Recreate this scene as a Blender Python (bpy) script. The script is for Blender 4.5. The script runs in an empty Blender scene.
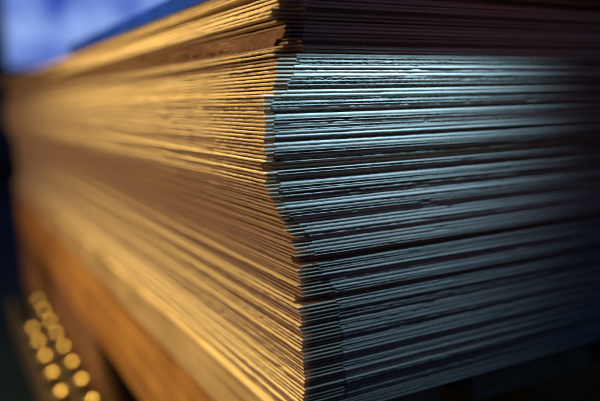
import bpy, math, random
import numpy as np
from mathutils import Matrix, Vector

random.seed(7)
rng = np.random.default_rng(11)
MM = 0.001
Z0 = 310.0            # height (mm) of the reference point of the stack's corner above the floor
sc = bpy.context.scene
C = sc.collection

# ------------------------------------------------------------------ helpers
def link(name, verts, faces, mat, parent=None, smooth=False):
    """verts in mm, in the local space of the parent; ONE mesh object"""
    me = bpy.data.meshes.new(name)
    me.from_pydata([(v[0]*MM, v[1]*MM, v[2]*MM) for v in verts], [], faces)
    me.validate(); me.update()
    if smooth:
        me.polygons.foreach_set('use_smooth', [True]*len(me.polygons))
    o = bpy.data.objects.new(name, me)
    if mat: me.materials.append(mat)
    C.objects.link(o)
    if parent: o.parent = parent
    return o

def empty(name, loc, label, cat, group=None, rz=0.0):
    o = bpy.data.objects.new(name, None); C.objects.link(o)
    o.location = (loc[0]*MM, loc[1]*MM, loc[2]*MM); o.rotation_euler = (0, 0, rz)
    o.empty_display_size = 0.02
    tag(o, label, cat, group)
    return o

def tag(o, label, cat, group=None):
    o['label'] = label; o['category'] = cat
    if group: o['group'] = group

def interp(tab, z):
    t = sorted(tab)
    if z <= t[0][0]: return t[0][1]
    for (a, b), (c, d) in zip(t, t[1:]):
        if z <= c:
            return b + (d-b)*(z-a)/max(c-a, 1e-6)
    return t[-1][1]

def wander(n, step, sigma):
    """smooth random wander of n samples"""
    k = max(2, int(n/step)+2)
    p = rng.normal(0, sigma, k)
    return np.interp(np.linspace(0, k-1, n), np.arange(k), p)

def bevel_box(x0, x1, y0, y1, z0, z1, b, nx=1, ny=1, jit=0.0):
    """closed box with chamfered long edges, cut along its length so that it can be a little uneven"""
    V, F = [], []
    ys = np.linspace(y0, y1, ny+1)
    prof = [(x0, z0+b), (x0, z1-b), (x0+b, z1), (x1-b, z1), (x1, z1-b), (x1, z0+b), (x1-b, z0), (x0+b, z0)]
    m = len(prof)
    for y in ys:
        for (x, z) in prof:
            V.append((x+rng.normal(0, jit), y, z+rng.normal(0, jit)))
    for j in range(ny):
        for i in range(m):
            a, c = j*m+i, j*m+(i+1) % m
            F.append((a, c, c+m, a+m))
    F.append(tuple(range(m))); F.append(tuple(reversed([ny*m+i for i in range(m)])))
    return V, F

def merge(*vfs):
    V, F = [], []
    for v, f in vfs:
        o = len(V); V += list(v); F += [tuple(i+o for i in q) for q in f]
    return V, F

# ------------------------------------------------------------------ materials
def new_mat(name):
    m = bpy.data.materials.new(name); m.use_nodes = True
    nt = m.node_tree; b = nt.nodes['Principled BSDF']
    return m, nt, b

def N(nt, t, **k):
    n = nt.nodes.new(t)
    for a, v in k.items():
        if a in n.inputs: n.inputs[a].default_value = v
        else: setattr(n, a, v)
    return n

def ramp(nt, stops):
    r = nt.nodes.new('ShaderNodeValToRGB')
    e = r.color_ramp.elements
    while len(e) < len(stops): e.new(0.5)
    for q, (p, c) in zip(e, stops):
        q.position = p; q.color = (*c, 1)
    return r

def board_mat(name, dark, light, rough=0.62):
    """cut cardboard: tone differs from sheet to sheet, fibres and flecks on the cut"""
    m, nt, b = new_mat(name)
    L = nt.links.new
    tc = N(nt, 'ShaderNodeTexCoord'); oi = N(nt, 'ShaderNodeObjectInfo')
    add = N(nt, 'ShaderNodeVectorMath', operation='ADD'); L(tc.outputs['Object'], add.inputs[0])
    mul = N(nt, 'ShaderNodeMath', operation='MULTIPLY'); mul.inputs[1].default_value = 7.0
    L(oi.outputs['Random'], mul.inputs[0]); L(mul.outputs[0], add.inputs[1])
    n1 = N(nt, 'ShaderNodeTexNoise', Scale=900.0, Detail=5.0, Roughness=0.7); L(add.outputs[0], n1.inputs['Vector'])
    n2 = N(nt, 'ShaderNodeTexNoise', Scale=60.0, Detail=3.0); L(add.outputs[0], n2.inputs['Vector'])
    a1 = N(nt, 'ShaderNodeMath', operation='MULTIPLY_ADD'); a1.inputs[1].default_value = 0.55
    L(n1.outputs['Fac'], a1.inputs[0])
    a0 = N(nt, 'ShaderNodeMath', operation='MULTIPLY'); a0.inputs[1].default_value = 0.45
    L(oi.outputs['Random'], a0.inputs[0]); L(a0.outputs[0], a1.inputs[2])
    a2 = N(nt, 'ShaderNodeMath', operation='MULTIPLY_ADD'); a2.inputs[1].default_value = 0.35
    L(n2.outputs['Fac'], a2.inputs[0]); L(a1.outputs[0], a2.inputs[2])
    r = ramp(nt, [(0.25, dark), (0.95, light)]); L(a2.outputs[0], r.inputs[0])
    L(r.outputs[0], b.inputs['Base Color'])
    b.inputs['Roughness'].default_value = rough
    b.inputs['Specular IOR Level'].default_value = 0.35
    bp = N(nt, 'ShaderNodeBump', Strength=0.55, Distance=0.00025)
    L(n1.outputs['Fac'], bp.inputs['Height']); L(bp.outputs[0], b.inputs['Normal'])
    return m

def wood_mat(name, dark, light, along=1, fine=110.0):
    m, nt, b = new_mat(name); L = nt.links.new
    tc = N(nt, 'ShaderNodeTexCoord'); mp = N(nt, 'ShaderNodeMapping')
    s = [fine]*3; s[along] = fine/25
    mp.inputs['Scale'].default_value = s
    L(tc.outputs['Object'], mp.inputs['Vector'])
    n1 = N(nt, 'ShaderNodeTexNoise', Scale=1.0, Detail=6.0, Roughness=0.6, Distortion=0.6); L(mp.outputs[0], n1.inputs['Vector'])
    n2 = N(nt, 'ShaderNodeTexNoise', Scale=14.0, Detail=3.0); L(tc.outputs['Object'], n2.inputs['Vector'])
    mx = N(nt, 'ShaderNodeMath', operation='MULTIPLY_ADD'); mx.inputs[1].default_value = 0.35
    L(n2.outputs['Fac'], mx.inputs[0]); L(n1.outputs['Fac'], mx.inputs[2])
    r = ramp(nt, [(0.45, dark), (0.9, light)]); L(mx.outputs[0], r.inputs[0])
    L(r.outputs[0], b.inputs['Base Color'])
    b.inputs['Roughness'].default_value = 0.6
    bp = N(nt, 'ShaderNodeBump', Strength=0.4, Distance=0.0006)
    L(n1.outputs['Fac'], bp.inputs['Height']); L(bp.outputs[0], b.inputs['Normal'])
    return m

def plain_mat(name, col, rough=0.5, metal=0.0, var=0.25, scale=25.0):
    m, nt, b = new_mat(name); L = nt.links.new
    tc = N(nt, 'ShaderNodeTexCoord')
    n1 = N(nt, 'ShaderNodeTexNoise', Scale=scale, Detail=5.0); L(tc.outputs['Object'], n1.inputs['Vector'])
    r = ramp(nt, [(0.3, tuple(c*(1-var) for c in col)), (0.7, tuple(min(1, c*(1+var)) for c in col))])
    L(n1.outputs['Fac'], r.inputs[0]); L(r.outputs[0], b.inputs['Base Color'])
    b.inputs['Roughness'].default_value = rough; b.inputs['Metallic'].default_value = metal
    return m

M_PANEL = board_mat('board_edge', (0.30, 0.235, 0.175), (0.58, 0.50, 0.41), 0.55)
M_TAB = board_mat('tab_edge', (0.30, 0.215, 0.14), (0.60, 0.47, 0.33), 0.6)
M_LINER = board_mat('liner', (0.34, 0.28, 0.22), (0.60, 0.53, 0.44), 0.5)
M_FLUTE = board_mat('fluting_paper', (0.26, 0.19, 0.13), (0.46, 0.37, 0.28), 0.7)
M_TORN = board_mat('torn_liner', (0.12, 0.065, 0.035), (0.44, 0.30, 0.19), 0.75)
for q in M_TORN.node_tree.nodes:
    if q.type == 'TEX_NOISE' and q.inputs['Scale'].default_value > 500: q.inputs['Scale'].default_value = 330
    if q.type == 'BUMP': q.inputs['Strength'].default_value = 1.0; q.inputs['Distance'].default_value = 0.0009
M_DECK = wood_mat('deck_wood', (0.16, 0.10, 0.05), (0.56, 0.42, 0.25), fine=190.0)
M_BEAM = wood_mat('beam_wood', (0.15, 0.05, 0.013), (0.54, 0.28, 0.075))
M_BLOCK = wood_mat('block_wood', (0.13, 0.06, 0.035), (0.26, 0.13, 0.07))
M_BLUE = plain_mat('blue_plastic', (0.004, 0.030, 0.34), 0.45)
M_BLUE.node_tree.nodes['Principled BSDF'].inputs['Specular IOR Level'].default_value = 0.15
M_WALL = plain_mat('wall_paint', (0.02, 0.045, 0.10), 0.7, scale=2.0)
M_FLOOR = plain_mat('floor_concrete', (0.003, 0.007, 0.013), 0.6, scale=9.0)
M_RAIL = plain_mat('rail_steel', (0.10, 0.075, 0.055), 0.55, 0.4)
M_WHEEL = plain_mat('wheel_metal', (0.55, 0.37, 0.15), 0.30, 1.0, 0.1)
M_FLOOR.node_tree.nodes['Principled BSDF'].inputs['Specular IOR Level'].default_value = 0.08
M_FRAME = plain_mat('window_frame', (0.03, 0.06, 0.16), 0.5)

# ------------------------------------------------------------------ the stack of cardboard blanks
# corner line of the stack: (height mm, left edge mm) and (height mm, start of the full-thickness board mm)
PROF = [(95, -4.5), (88.9, -5.1), (83.5, -6.0), (79.1, -7.6), (77.6, -7.6), (77.1, -10.2), (75.6, -10.7), (74.1, -10.8), (73.7, -11.6), (72.6, -11.7),
        (72.3, -8.2), (70.8, -8.3), (70.2, -4.8), (69.1, -3.5), (62.2, -3.7), (61.8, -5.9), (61.0, -6.0), (60.5, -9.9), (57.9, -10.0),
        (57.5, -7.6), (56.4, -7.6), (56.0, -9.2), (50.6, -9.4), (48.7, -9.9), (43.6, -10.2), (43.3, -14.4), (39.1, -15.0),
        (38.7, -15.8), (38.3, -14.6), (29.0, -14.9), (28.6, -15.8), (28.2, -15.3), (24.3, -15.5), (23.6, -16.4), (22.7, -14.4),
        (18.4, -14.8), (16.4, -15.3), (15.5, -14.2), (13.6, -14.3), (13.3, -15.6), (11.3, -15.7), (10.8, -14.4), (7.6, -14.5),
        (5.5, -13.9), (3.1, -13.6), (1.3, -12.3), (-0.8, -11.4), (-2.9, -10.8), (-5.0, -9.6), (-7.5, -9.4), (-9.0, -7.2),
        (-11.6, -6.3), (-13.4, -5.0), (-15.2, -3.7), (-18.9, -4.5), (-20.5, -2.0), (-22.6, -2.2), (-23.7, -3.2), (-25.6, -1.6),
        (-28.3, -1.0), (-29.8, -2.2), (-31.7, -0.8), (-34.7, -0.9), (-35.3, -2.4), (-37.8, -0.5), (-41.3, -0.1), (-43.3, -1.1),
        (-45.5, -1.2), (-47.5, -2.2), (-50.0, 0.1), (-53.6, -1.9), (-56.0, -0.8), (-58.8, 0.1), (-61.7, -1.2), (-66.3, -0.3),
        (-70.8, 0.1), (-82.0, -0.2), (-84.6, -0.8), (-87.2, -1.3), (-99.9, -1.7)]
SLOT = [(89.2, 6), (70, 4), (50, -2.0), (44.8, -5.0), (39.0, -10.6), (29.2, -10.9), (15.3, -10.0), (5.1, -8.6), (-3.3, -6.6), (-7.8, -3.0),
        (-12.5, 2.0), (-19.2, 4.2), (-24.9, 5.5), (-33.2, 12.2), (-40.3, 15.6), (-49.8, 18.4), (-63.6, 19.7), (-87.0, 20.9), (-106.1, 21.2)]
ZB, PITCH, NS = -97.6, 1.6, 117
LEN, WID = 1120.0, 430.0

xs_full = np.concatenate([np.arange(0, 90, 1.2), np.arange(90, 200, 2.5), np.linspace(200, WID, 12)])
ys_full = np.array([0.16, 0.55, 2.5, 12, 40, 120, 300, 600, 900, LEN-1])
ys_tab = np.concatenate([np.arange(0.2, 60, 0.7), np.arange(60, 160, 2.0), np.arange(160, 420, 6.0), np.linspace(420, LEN, 40)])

def panel_mesh(x0, thick, zc, rough=0.09, crush=0.05):
    """flat board with an uneven, slightly rounded front edge; thickness about zc"""
    xs = np.concatenate([[x0], xs_full[xs_full > x0+0.6]])
    n, ny = len(xs), len(ys_full)
    fr = wander(n, 9, rough*0.5) + wander(n, 1.5, rough*0.5)
    for _ in range(rng.integers(0, 3)):
        c, wd, dp = rng.uniform(0, 200), rng.uniform(1.5, 6), rng.uniform(-0.1, 0.5)
        fr = fr + dp*np.exp(-((xs-c)/wd)**2)
    cz = wander(n, 6, crush*0.7) + rng.normal(0, crush*0.5, n)
    tz = wander(n, 5, crush*0.5)
    V, F = [], []
    h = thick/2
    # rows: front nose (low, high), then top/bottom rows
    for i in range(n): V.append((xs[i], fr[i], zc - h*0.30 + cz[i]))
    for i in range(n): V.append((xs[i], fr[i]-0.05, zc + h*0.10 + cz[i]))
    for s in (-1, 1):
        for j, y in enumerate(ys_full):
            k = 1.0 if j < 3 else 0.0; hh = h*0.78 if j == 0 else h
            for i in range(n):
                V.append((xs[i], y + fr[i]*k, zc + s*(hh + tz[i]*k*0.4) + cz[i]*k*0.5))
    def nose(s, i): return i if s < 0 else n+i
    def grid(s, j, i): return 2*n + (0 if s < 0 else ny*n) + j*n + i
    for i in range(n-1):
        F.append((nose(-1, i), nose(-1, i+1), nose(1, i+1), nose(1, i)))
        F.append((nose(1, i), nose(1, i+1), grid(1, 0, i+1), grid(1, 0, i)))
        F.append((nose(-1, i+1), nose(-1, i), grid(-1, 0, i), grid(-1, 0, i+1)))
        for j in range(ny-1):
            F.append((grid(1, j, i), grid(1, j, i+1), grid(1, j+1, i+1), grid(1, j+1, i)))
            F.append((grid(-1, j, i+1), grid(-1, j, i), grid(-1, j+1, i), grid(-1, j+1, i+1)))
        F.append((grid(1, ny-1, i), grid(1, ny-1, i+1), grid(-1, ny-1, i+1), grid(-1, ny-1, i)))
    for i, fl in ((0, False), (n-1, True)):
        q = [(nose(-1, i), nose(1, i), grid(1, 0, i), grid(-1, 0, i))]
        for j in range(ny-1):
            q.append((grid(-1, j, i), grid(1, j, i), grid(1, j+1, i), grid(-1, j+1, i)))
        F += [tuple(reversed(t)) for t in q] if fl else q
    return V, F

def fluting_mesh(x0, height, zc, pitch=3.3, th=0.13, setback=0.25):
    xs = np.arange(x0+0.4, WID-0.5, pitch/8)
    ph = rng.uniform(0, 6.28)
    wob = wander(len(xs), 16, 0.5)
    amp = height/2 - th/2
    z = zc + amp*np.sin(2*np.pi*xs/pitch + ph + wob)*(0.96)
    fr = setback + wander(len(xs), 5, 0.10)
    V, F = [], []
    n = len(xs)
    for (y, s) in ((0, -1), (0, 1), (60, -1), (60, 1)):
        for i in range(n):
            V.append((xs[i], (fr[i] if y == 0 else y), z[i] + s*th/2))
    for i in range(n-1):
        F.append((i, i+1, n+i+1, n+i))
        F.append((n+i, n+i+1, 3*n+i+1, 3*n+i))
        F.append((i+1, i, 2*n+i, 2*n+i+1))
        F.append((2*n+i+1, 2*n+i, 3*n+i, 3*n+i+1))
    return V, F

def tab_mesh(x1, thick, zc, rough=0.13):
    """crushed strip along the long left edge (from x=0 to x1)"""
    n = len(ys_tab)
    fr = wander(n, 6, rough*0.8) + rng.normal(0, rough*0.55, n)
    th_end = np.where(np.arange(n) == 0, 0.35, 1.0)
    far = np.interp(ys_tab, [0, 100, 500, LEN], [0, 0.2, 0.6, 0.8])
    fr = fr + wander(n, 25, 0.4)*far
    for _ in range(rng.integers(0, 4)):                      # small dents and burrs in the cut edge
        c, wd, dp = rng.uniform(0, 300), rng.uniform(0.8, 5), rng.uniform(-0.35, 0.7)
        fr = fr + dp*np.exp(-((ys_tab-c)/wd)**2)
    zz = wander(n, 10, 0.05) + rng.normal(0, 0.02, n)
    th = (1 + wander(n, 5, 0.09) + rng.normal(0, 0.05, n))*th_end
    V, F = [], []
    prof = [(x1, -0.5), (0.22, -0.5), (0.02, -0.30), (0.0, 0.28), (0.18, 0.5), (x1, 0.5)]
    m = len(prof)
    for j in range(n):
        for (px, pz) in prof:
            k = 0.0 if px == x1 else 1.0
            V.append((px + fr[j]*k, ys_tab[j], zc + pz*thick*th[j] + zz[j]*k))
    for j in range(n-1):
        for i in range(m-1):
            a = j*m+i
            F.append((a+1, a, a+m, a+m+1))
    F.append(tuple(range(m))); F.append(tuple(reversed([(n-1)*m+i for i in range(m)])))
    return V, F

# special sheets, counted from the bottom
def idx(z): return int(round((z - ZB - PITCH/2)/PITCH))
TOP = NS-1
GAP = {NS-4, NS-5}                       # pulled back: the black gap under the top sheets
TORN = idx(69.6)
SHADE = idx(58.9)
LEDGE = idx(43.0)
WIDE = {idx(14.6), idx(13.2)}            # pushed in: wide dark gap
LOWGAP = {idx(-24.0), idx(-25.6)}
LOWGAP2 = {idx(-42.0), idx(-43.6)}
BRIGHT = idx(-81.6)
RIM = idx(-86.5)

# how far each front (right-hand) edge stands out (-) or is set back (+), mm
front = {}
for k in range(NS):
    z = ZB + (k+0.5)*PITCH
    v = random.gauss(0, 0.18)
    if z < 20:
        v += (0, 0, 0.15, 0.5, 0.65, 0.1)[(k + (k//17)) % 6]
    if 20 < z < 58:
        v += random.choice((0, 0, 0, 0.2, 0.6)) if z < 49 else -0.1
    if z > 59:
        v += random.choice((0.0, 0.5, 1.2, 0.2))
    front[k] = v
for k in WIDE | LOWGAP | LOWGAP2: front[k] = random.uniform(4.5, 6.0)
for k in (idx(45.2), idx(36.0)): front[k] = 2.2
front[BRIGHT] = -0.8

ORD = ['', 'first', 'second', 'third', 'fourth', 'fifth', 'sixth', 'seventh', 'eighth', 'ninth', 'tenth', 'eleventh', 'twelfth', 'thirteenth', 'fourteenth', 'fifteenth']
LAND = [(TOP, 'the topmost sheet'), (min(GAP), 'the black gap near the top'), (TORN, 'the torn brown sheet'), (SHADE, 'the shadow line on the right face'),
        (LEDGE, 'the ledge jutting left'), (min(WIDE), 'the wide dark slot halfway up'), (min(LOWGAP), 'the upper dark slot of the lower half'),
        (min(LOWGAP2), 'the lowest dark slot'), (BRIGHT, 'the long bright sheet near the bottom'), (0, 'the bottom sheet')]
OWN = {TOP: 'topmost cardboard sheet, right under the blue cover board',
       max(GAP): 'upper of two cardboard sheets pulled back, making the black gap near the top',
       min(GAP): 'lower of two cardboard sheets pulled back, making the black gap near the top',
       TORN: 'cardboard sheet with its brown liner torn and hanging over the left edge',
       SHADE: 'first brightly lit cardboard sheet below the shadowed band of the right face',
       LEDGE: 'cardboard sheet forming the ledge where the stack starts jutting out left',
       max(WIDE): 'upper of two cardboard sheets pushed in at the wide dark slot halfway up',
       min(WIDE): 'lower of two cardboard sheets pushed in at the wide dark slot halfway up',
       max(LOWGAP): 'upper of two cardboard sheets pushed in at the lower half\'s upper dark slot',
       min(LOWGAP): 'lower of two cardboard sheets pushed in at the lower half\'s upper dark slot',
       max(LOWGAP2): 'upper of two cardboard sheets pushed in at the lowest dark slot',
       min(LOWGAP2): 'lower of two cardboard sheets pushed in at the lowest dark slot',
       BRIGHT: 'long bright-edged cardboard sheet near the bottom of the right face',
       0: 'bottom cardboard sheet, lying on the wooden deck board'}
def ref_dist(k, a, ph):
    if a in (min(GAP), min(WIDE), min(LOWGAP), min(LOWGAP2)) and k > a: return k - a - 1   # count from the slot's own edge
    return abs(k-a)
def sheet_label(k, fluted):
    if k in OWN: return OWN[k]
    a, ph = min(LAND, key=lambda t: ref_dist(k, t[0], t[1]))
    n = ref_dist(k, a, ph)
    look = 'cardboard sheet with open fluted edge' if fluted else 'cardboard sheet with pressed flat edge'
    return '%s, %s %s %s' % (look, ORD[n], 'above' if k > a else 'below', ph)

def is_fluted(k):
    if k in (idx(45.2), idx(39.5), idx(36.0), idx(33.4), idx(25.0), idx(12.0), idx(5.5), SHADE-6): return True
    return random.random() < 0.22

sheet_objs = []
for k in range(NS):
    zc = ZB + (k+0.5)*PITCH
    x = interp(PROF, zc) + random.gauss(0, 0.25)
    if zc < -5: x += (0.0, 0.2, -0.9)[k % 3] * random.uniform(0.5, 1.0) + 0.4
    rz = random.gauss(0, 0.0007)
    if k in GAP: x += 20 - (k == min(GAP))*2; rz = 0.044
    slot = interp(SLOT, zc) + random.gauss(0, 0.8)
    w = max(3.5, slot - x)
    fl = is_fluted(k)
    root = empty('cardboard_sheet', (x, 0, Z0+zc), sheet_label(k, fl), 'cardboard sheet', 'cardboard sheets stacked on the pallet', rz)
    dz = random.gauss(0, 0.03)
    pf = front[k]
    shift = lambda vf: ([(a, b+pf, c) for a, b, c in vf[0]], vf[1])
    if fl:
        link('liner', *shift(panel_mesh(w, 0.27, 0.60+dz, 0.12, 0.03)), M_LINER, root)
        link('liner', *shift(panel_mesh(w, 0.27, -0.60+dz, 0.12, 0.03)), M_LINER, root)
        link('fluting', *shift(fluting_mesh(w, 0.93, dz)), M_FLUTE, root, True)
    else:
        link('panel', *shift(panel_mesh(w, random.choice((1.15, 1.3, 1.44, 1.5)), dz)), M_PANEL, root)
    tabf = min(max(pf, -0.3), 1.2)*0.7 if k not in (WIDE | LOWGAP | LOWGAP2) else pf
    tv, tf = tab_mesh(w+0.5, random.uniform(0.76, 0.98), dz)
    link('glue_tab', [(a, b+tabf, c) for a, b, c in tv], tf, M_TAB, root)
    sheet_objs.append(root)

# torn liner hanging from one of the upper sheets over the edges below it
n, m = 150, 10
yy = np.linspace(0.4, 210, n)
hang = np.interp(yy, [0, 6, 20, 45, 90, 150, 210], [5.5, 6.4, 7.5, 7.0, 5.0, 3.2, 0.8]) + wander(n, 5, 0.9) + wander(n, 1.3, 0.6)
outw = wander(n, 12, 0.5)
cr = np.stack([wander(n, 3, 0.55) for _ in range(m)], 1)
V, F = [], []
for s in (0, 1):
    for j in range(n):
        for i in range(m):
            t = i/(m-1)
            bulge = 2.8 + 0.6*math.sin(t*2.4 + 0.05*yy[j]) + outw[j]*t + 0.3*math.sin(9*t + yy[j]*0.23) + cr[j, i]*min(1, t*3) + 2.2*max(0.0, math.sin(yy[j]*0.16 + 1.0))*t**3
            V.append((2.6 - bulge + (0.22 if s else 0) + (2.0 if i == 0 else 0), yy[j] + 0.5*math.sin(t*3), -0.2 - hang[j]*t))
for j in range(n-1):
    for i in range(m-1):
        a = j*m+i; F.append((a, a+1, a+m+1, a+m))
        b = n*m+a; F.append((b+1, b, b+m, b+m+1))
for j in range(n-1):
    a = j*m+m-1; F.append((a, n*m+a, n*m+a+m, a+m))
for i in range(m-1):
    F.append((i, n*m+i, n*m+i+1, i+1))
link('torn_liner', V, F, M_TORN, sheet_objs[TORN], True)

# ------------------------------------------------------------------ blue cover board on top
ztop = Z0 + ZB + NS*PITCH
V, F = bevel_box(-5.5, 425, -13, 470, 0.15, 10.0, 0.8, ny=24, jit=0.05)
cb = link('cover_board', V, F, M_BLUE)
cb.location = (0, 0, ztop*MM)
tag(cb, 'dark blue plastic cover board lying on top of the cardboard stack', 'cover board')

# ------------------------------------------------------------------ wooden pallet
zd = Z0 + ZB
pal = empty('wooden_pallet', (0, 0, 0), 'orange-brown wooden pallet carrying the cardboard stack', 'pallet')
for i, (x0, x1) in enumerate(((-4.0, 96), (120, 216), (240, 330), (345, 428))):
    link('deck_board', *bevel_box(x0, x1, 26, 1150, zd-30.0, zd-0.1, 1.6, ny=40, jit=0.12), M_DECK, pal)
for x0 in (-3.2, 170, 338):
    link('stringer', *bevel_box(x0, x0+88, 28, 1148, zd-100.5, zd-30.3, 2.0, ny=40, jit=0.2), M_BEAM, pal)
    for (y0, y1) in ((455, 760), (1000, 1146)):
        link('block', *bevel_box(x0+1.0, x0+86, y0, y1, 18.3, zd-100.8, 2.0, ny=12, jit=0.15), M_BLOCK, pal)
    link('bottom_board', *bevel_box(x0+0.5, x0+87, 450, 1148, 0.2, 18.0, 1.5), M_BLOCK, pal)

# ------------------------------------------------------------------ wheel conveyor beside the pallet
zr = Z0 - 250
con = empty('wheel_conveyor', (0, 0, 0), 'low conveyor rail with two staggered rows of brassy wheels beside the pallet', 'conveyor')
link('rail', *merge(bevel_box(-52, -49.5, 330, 880, 2, zr-9, 0.4), bevel_box(-28, -24, 330, 880, 6, zr-9, 0.4),
                    bevel_box(-49.4, -5, 330, 880, 0.3, 5.8, 0.4)), M_RAIL, con)
def wheel_vf(r, w):
    prof = [(-w/2, r*0.35), (-w/2, r*0.82), (-w/2+r*0.14, r*0.97), (0, r), (w/2-r*0.14, r*0.97), (w/2, r*0.82), (w/2, r*0.35)]
    S = 28; V, F = [], []
    for (a, rr) in prof:
        for s in range(S):
            t = 2*math.pi*s/S; V.append((a, rr*math.cos(t), rr*math.sin(t)))
    for p in range(len(prof)-1):
        for s in range(S):
            F.append((p*S+s, p*S+(s+1) % S, (p+1)*S+(s+1) % S, (p+1)*S+s))
    F.append(tuple(reversed(range(S)))); F.append(tuple((len(prof)-1)*S+s for s in range(S)))
    return V, F
wproto = None
for i in range(9):
    for (x0, off) in ((-38.0, 0.0), (-13.0, 21.0)):
        if x0 < -20 and i > 6: continue
        loc = (x0*MM, (352 + i*58.5 + off)*MM, (zr-11)*MM)
        if wproto is None:
            wproto = link('wheel', *wheel_vf(11, 13), M_WHEEL, con, True); w_ = wproto
            ax = link('axle', *wheel_vf(3.6, 20), M_RAIL, wproto, True)
        else:
            w_ = wproto.copy(); C.objects.link(w_); w_.parent = con
            a_ = ax.copy(); C.objects.link(a_); a_.parent = w_
        w_.location = loc

# ------------------------------------------------------------------ setting
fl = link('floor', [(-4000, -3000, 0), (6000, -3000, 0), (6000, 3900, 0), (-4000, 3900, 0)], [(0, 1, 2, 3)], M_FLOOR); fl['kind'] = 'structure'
wl = link('wall', *bevel_box(-4000, 6000, 3850, 3950, 0.5, 2600, 2), M_WALL); wl['kind'] = 'structure'
win = empty('window', (0, 3840, 0), 'bright pale blue lit window on the dark wall behind the stack', 'window')
m_, nt_, b_ = new_mat('window_light')
tc_ = N(nt_, 'ShaderNodeTexCoord'); nz_ = N(nt_, 'ShaderNodeTexNoise', Scale=3.4, Detail=2.0)
nt_.links.new(tc_.outputs['Object'], nz_.inputs['Vector'])
rp_ = ramp(nt_, [(0.34, (0.02, 0.07, 0.50)), (0.70, (0.36, 0.53, 1.05))]); nt_.links.new(nz_.outputs['Fac'], rp_.inputs[0])
b_.inputs['Base Color'].default_value = (0.1, 0.15, 0.3, 1)
nt_.links.new(rp_.outputs[0], b_.inputs['Emission Color']); b_.inputs['Emission Strength'].default_value = 0.85
link('pane', *bevel_box(250, 2400, -4, 6, Z0+260, Z0+1500, 1), m_, win)
link('frame', *merge(bevel_box(190, 248, -20, 9, Z0+200, Z0+1560, 3), bevel_box(2402, 2460, -20, 9, Z0+200, Z0+1560, 3),
                     bevel_box(248.5, 2401, -20, 9, Z0+200, Z0+258, 3), bevel_box(248.5, 2401, -20, 9, Z0+1502, Z0+1560, 3)), M_FRAME, win)

# ------------------------------------------------------------------ light
w = bpy.data.worlds.new('World'); sc.world = w; w.use_nodes = True
bg = w.node_tree.nodes['Background']
bg.inputs[0].default_value = (0.10, 0.22, 0.60, 1); bg.inputs[1].default_value = 0.08

def aim(o, src, dst):
    o.location = [a*MM for a in src]
    d = Vector(dst) - Vector(src)
    o.rotation_euler = d.to_track_quat('-Z', 'Y').to_euler()

def area(name, src, dst, size, power, col):
    l = bpy.data.lights.new(name, 'AREA'); l.shape = 'DISK'; l.size = size; l.energy = power; l.color = col
    o = bpy.data.objects.new(name, l); C.objects.link(o); aim(o, src, dst); return o
def spot(name, src, dst, ang, blend, power, col, rad):
    l = bpy.data.lights.new(name, 'SPOT'); l.spot_size = math.radians(ang); l.spot_blend = blend
    l.energy = power; l.color = col; l.shadow_soft_size = rad
    o = bpy.data.objects.new(name, l); C.objects.link(o); aim(o, src, dst); return o

spot('warm_key_lamp', (-138, 225, Z0+480), (0, 310, Z0+10), 114, 0.9, 45, (1.0, 0.79, 0.28), 0.085)
area('warm_fill_lamp', (-1300, 450, Z0+250), (0, 330, Z0-40), 0.4, 12, (1.0, 0.58, 0.27))
spot('cool_lamp', (42, -49, Z0+180), (42, 0, Z0+156), 117, 1.0, 17.5, (0.33, 0.67, 1.0), 0.003)
area('cool_fill_lamp', (350, -800, Z0+500), (120, 0, Z0), 0.3, 0.10, (0.10, 0.42, 1.0))
area('blue_fill_lamp', (-900, 2400, Z0+1100), (0, 500, Z0+60), 0.8, 3, (0.06, 0.2, 1.0))
spot('red_fill_lamp', (420, -600, Z0+120), (80, 0, Z0+66), 24, 1.0, 0.9, (1.0, 0.36, 0.24), 0.08)

# ------------------------------------------------------------------ camera
X = (0.8786811583, 0.0917343129, -0.4685127936)
Y = (-0.4768071502, 0.1208346888, -0.8706629195)
Z = (-0.0232570671, 0.9884253527, 0.1499147406)
cam = bpy.data.cameras.new('camera'); co = bpy.data.objects.new('camera', cam); C.objects.link(co)
R = Matrix((X, Y, Z))
co.matrix_world = Matrix.Translation(Vector((-0.12790399, -0.23769098, 0.04092672 + Z0*MM))) @ R.to_4x4()
cam.sensor_width = 36; cam.lens = 40.0
cam.clip_start = 0.01; cam.clip_end = 100
cam.dof.use_dof = True; cam.dof.focus_distance = 0.277; cam.dof.aperture_fstop = 4.0
sc.camera = co

sc.view_settings.view_transform = 'Standard'; sc.view_settings.look = 'None'
sc.view_settings.exposure = 0; sc.view_settings.gamma = 1
sc.render.engine = 'CYCLES'
sc.cycles.use_denoising = True
sc.cycles.max_bounces = 6
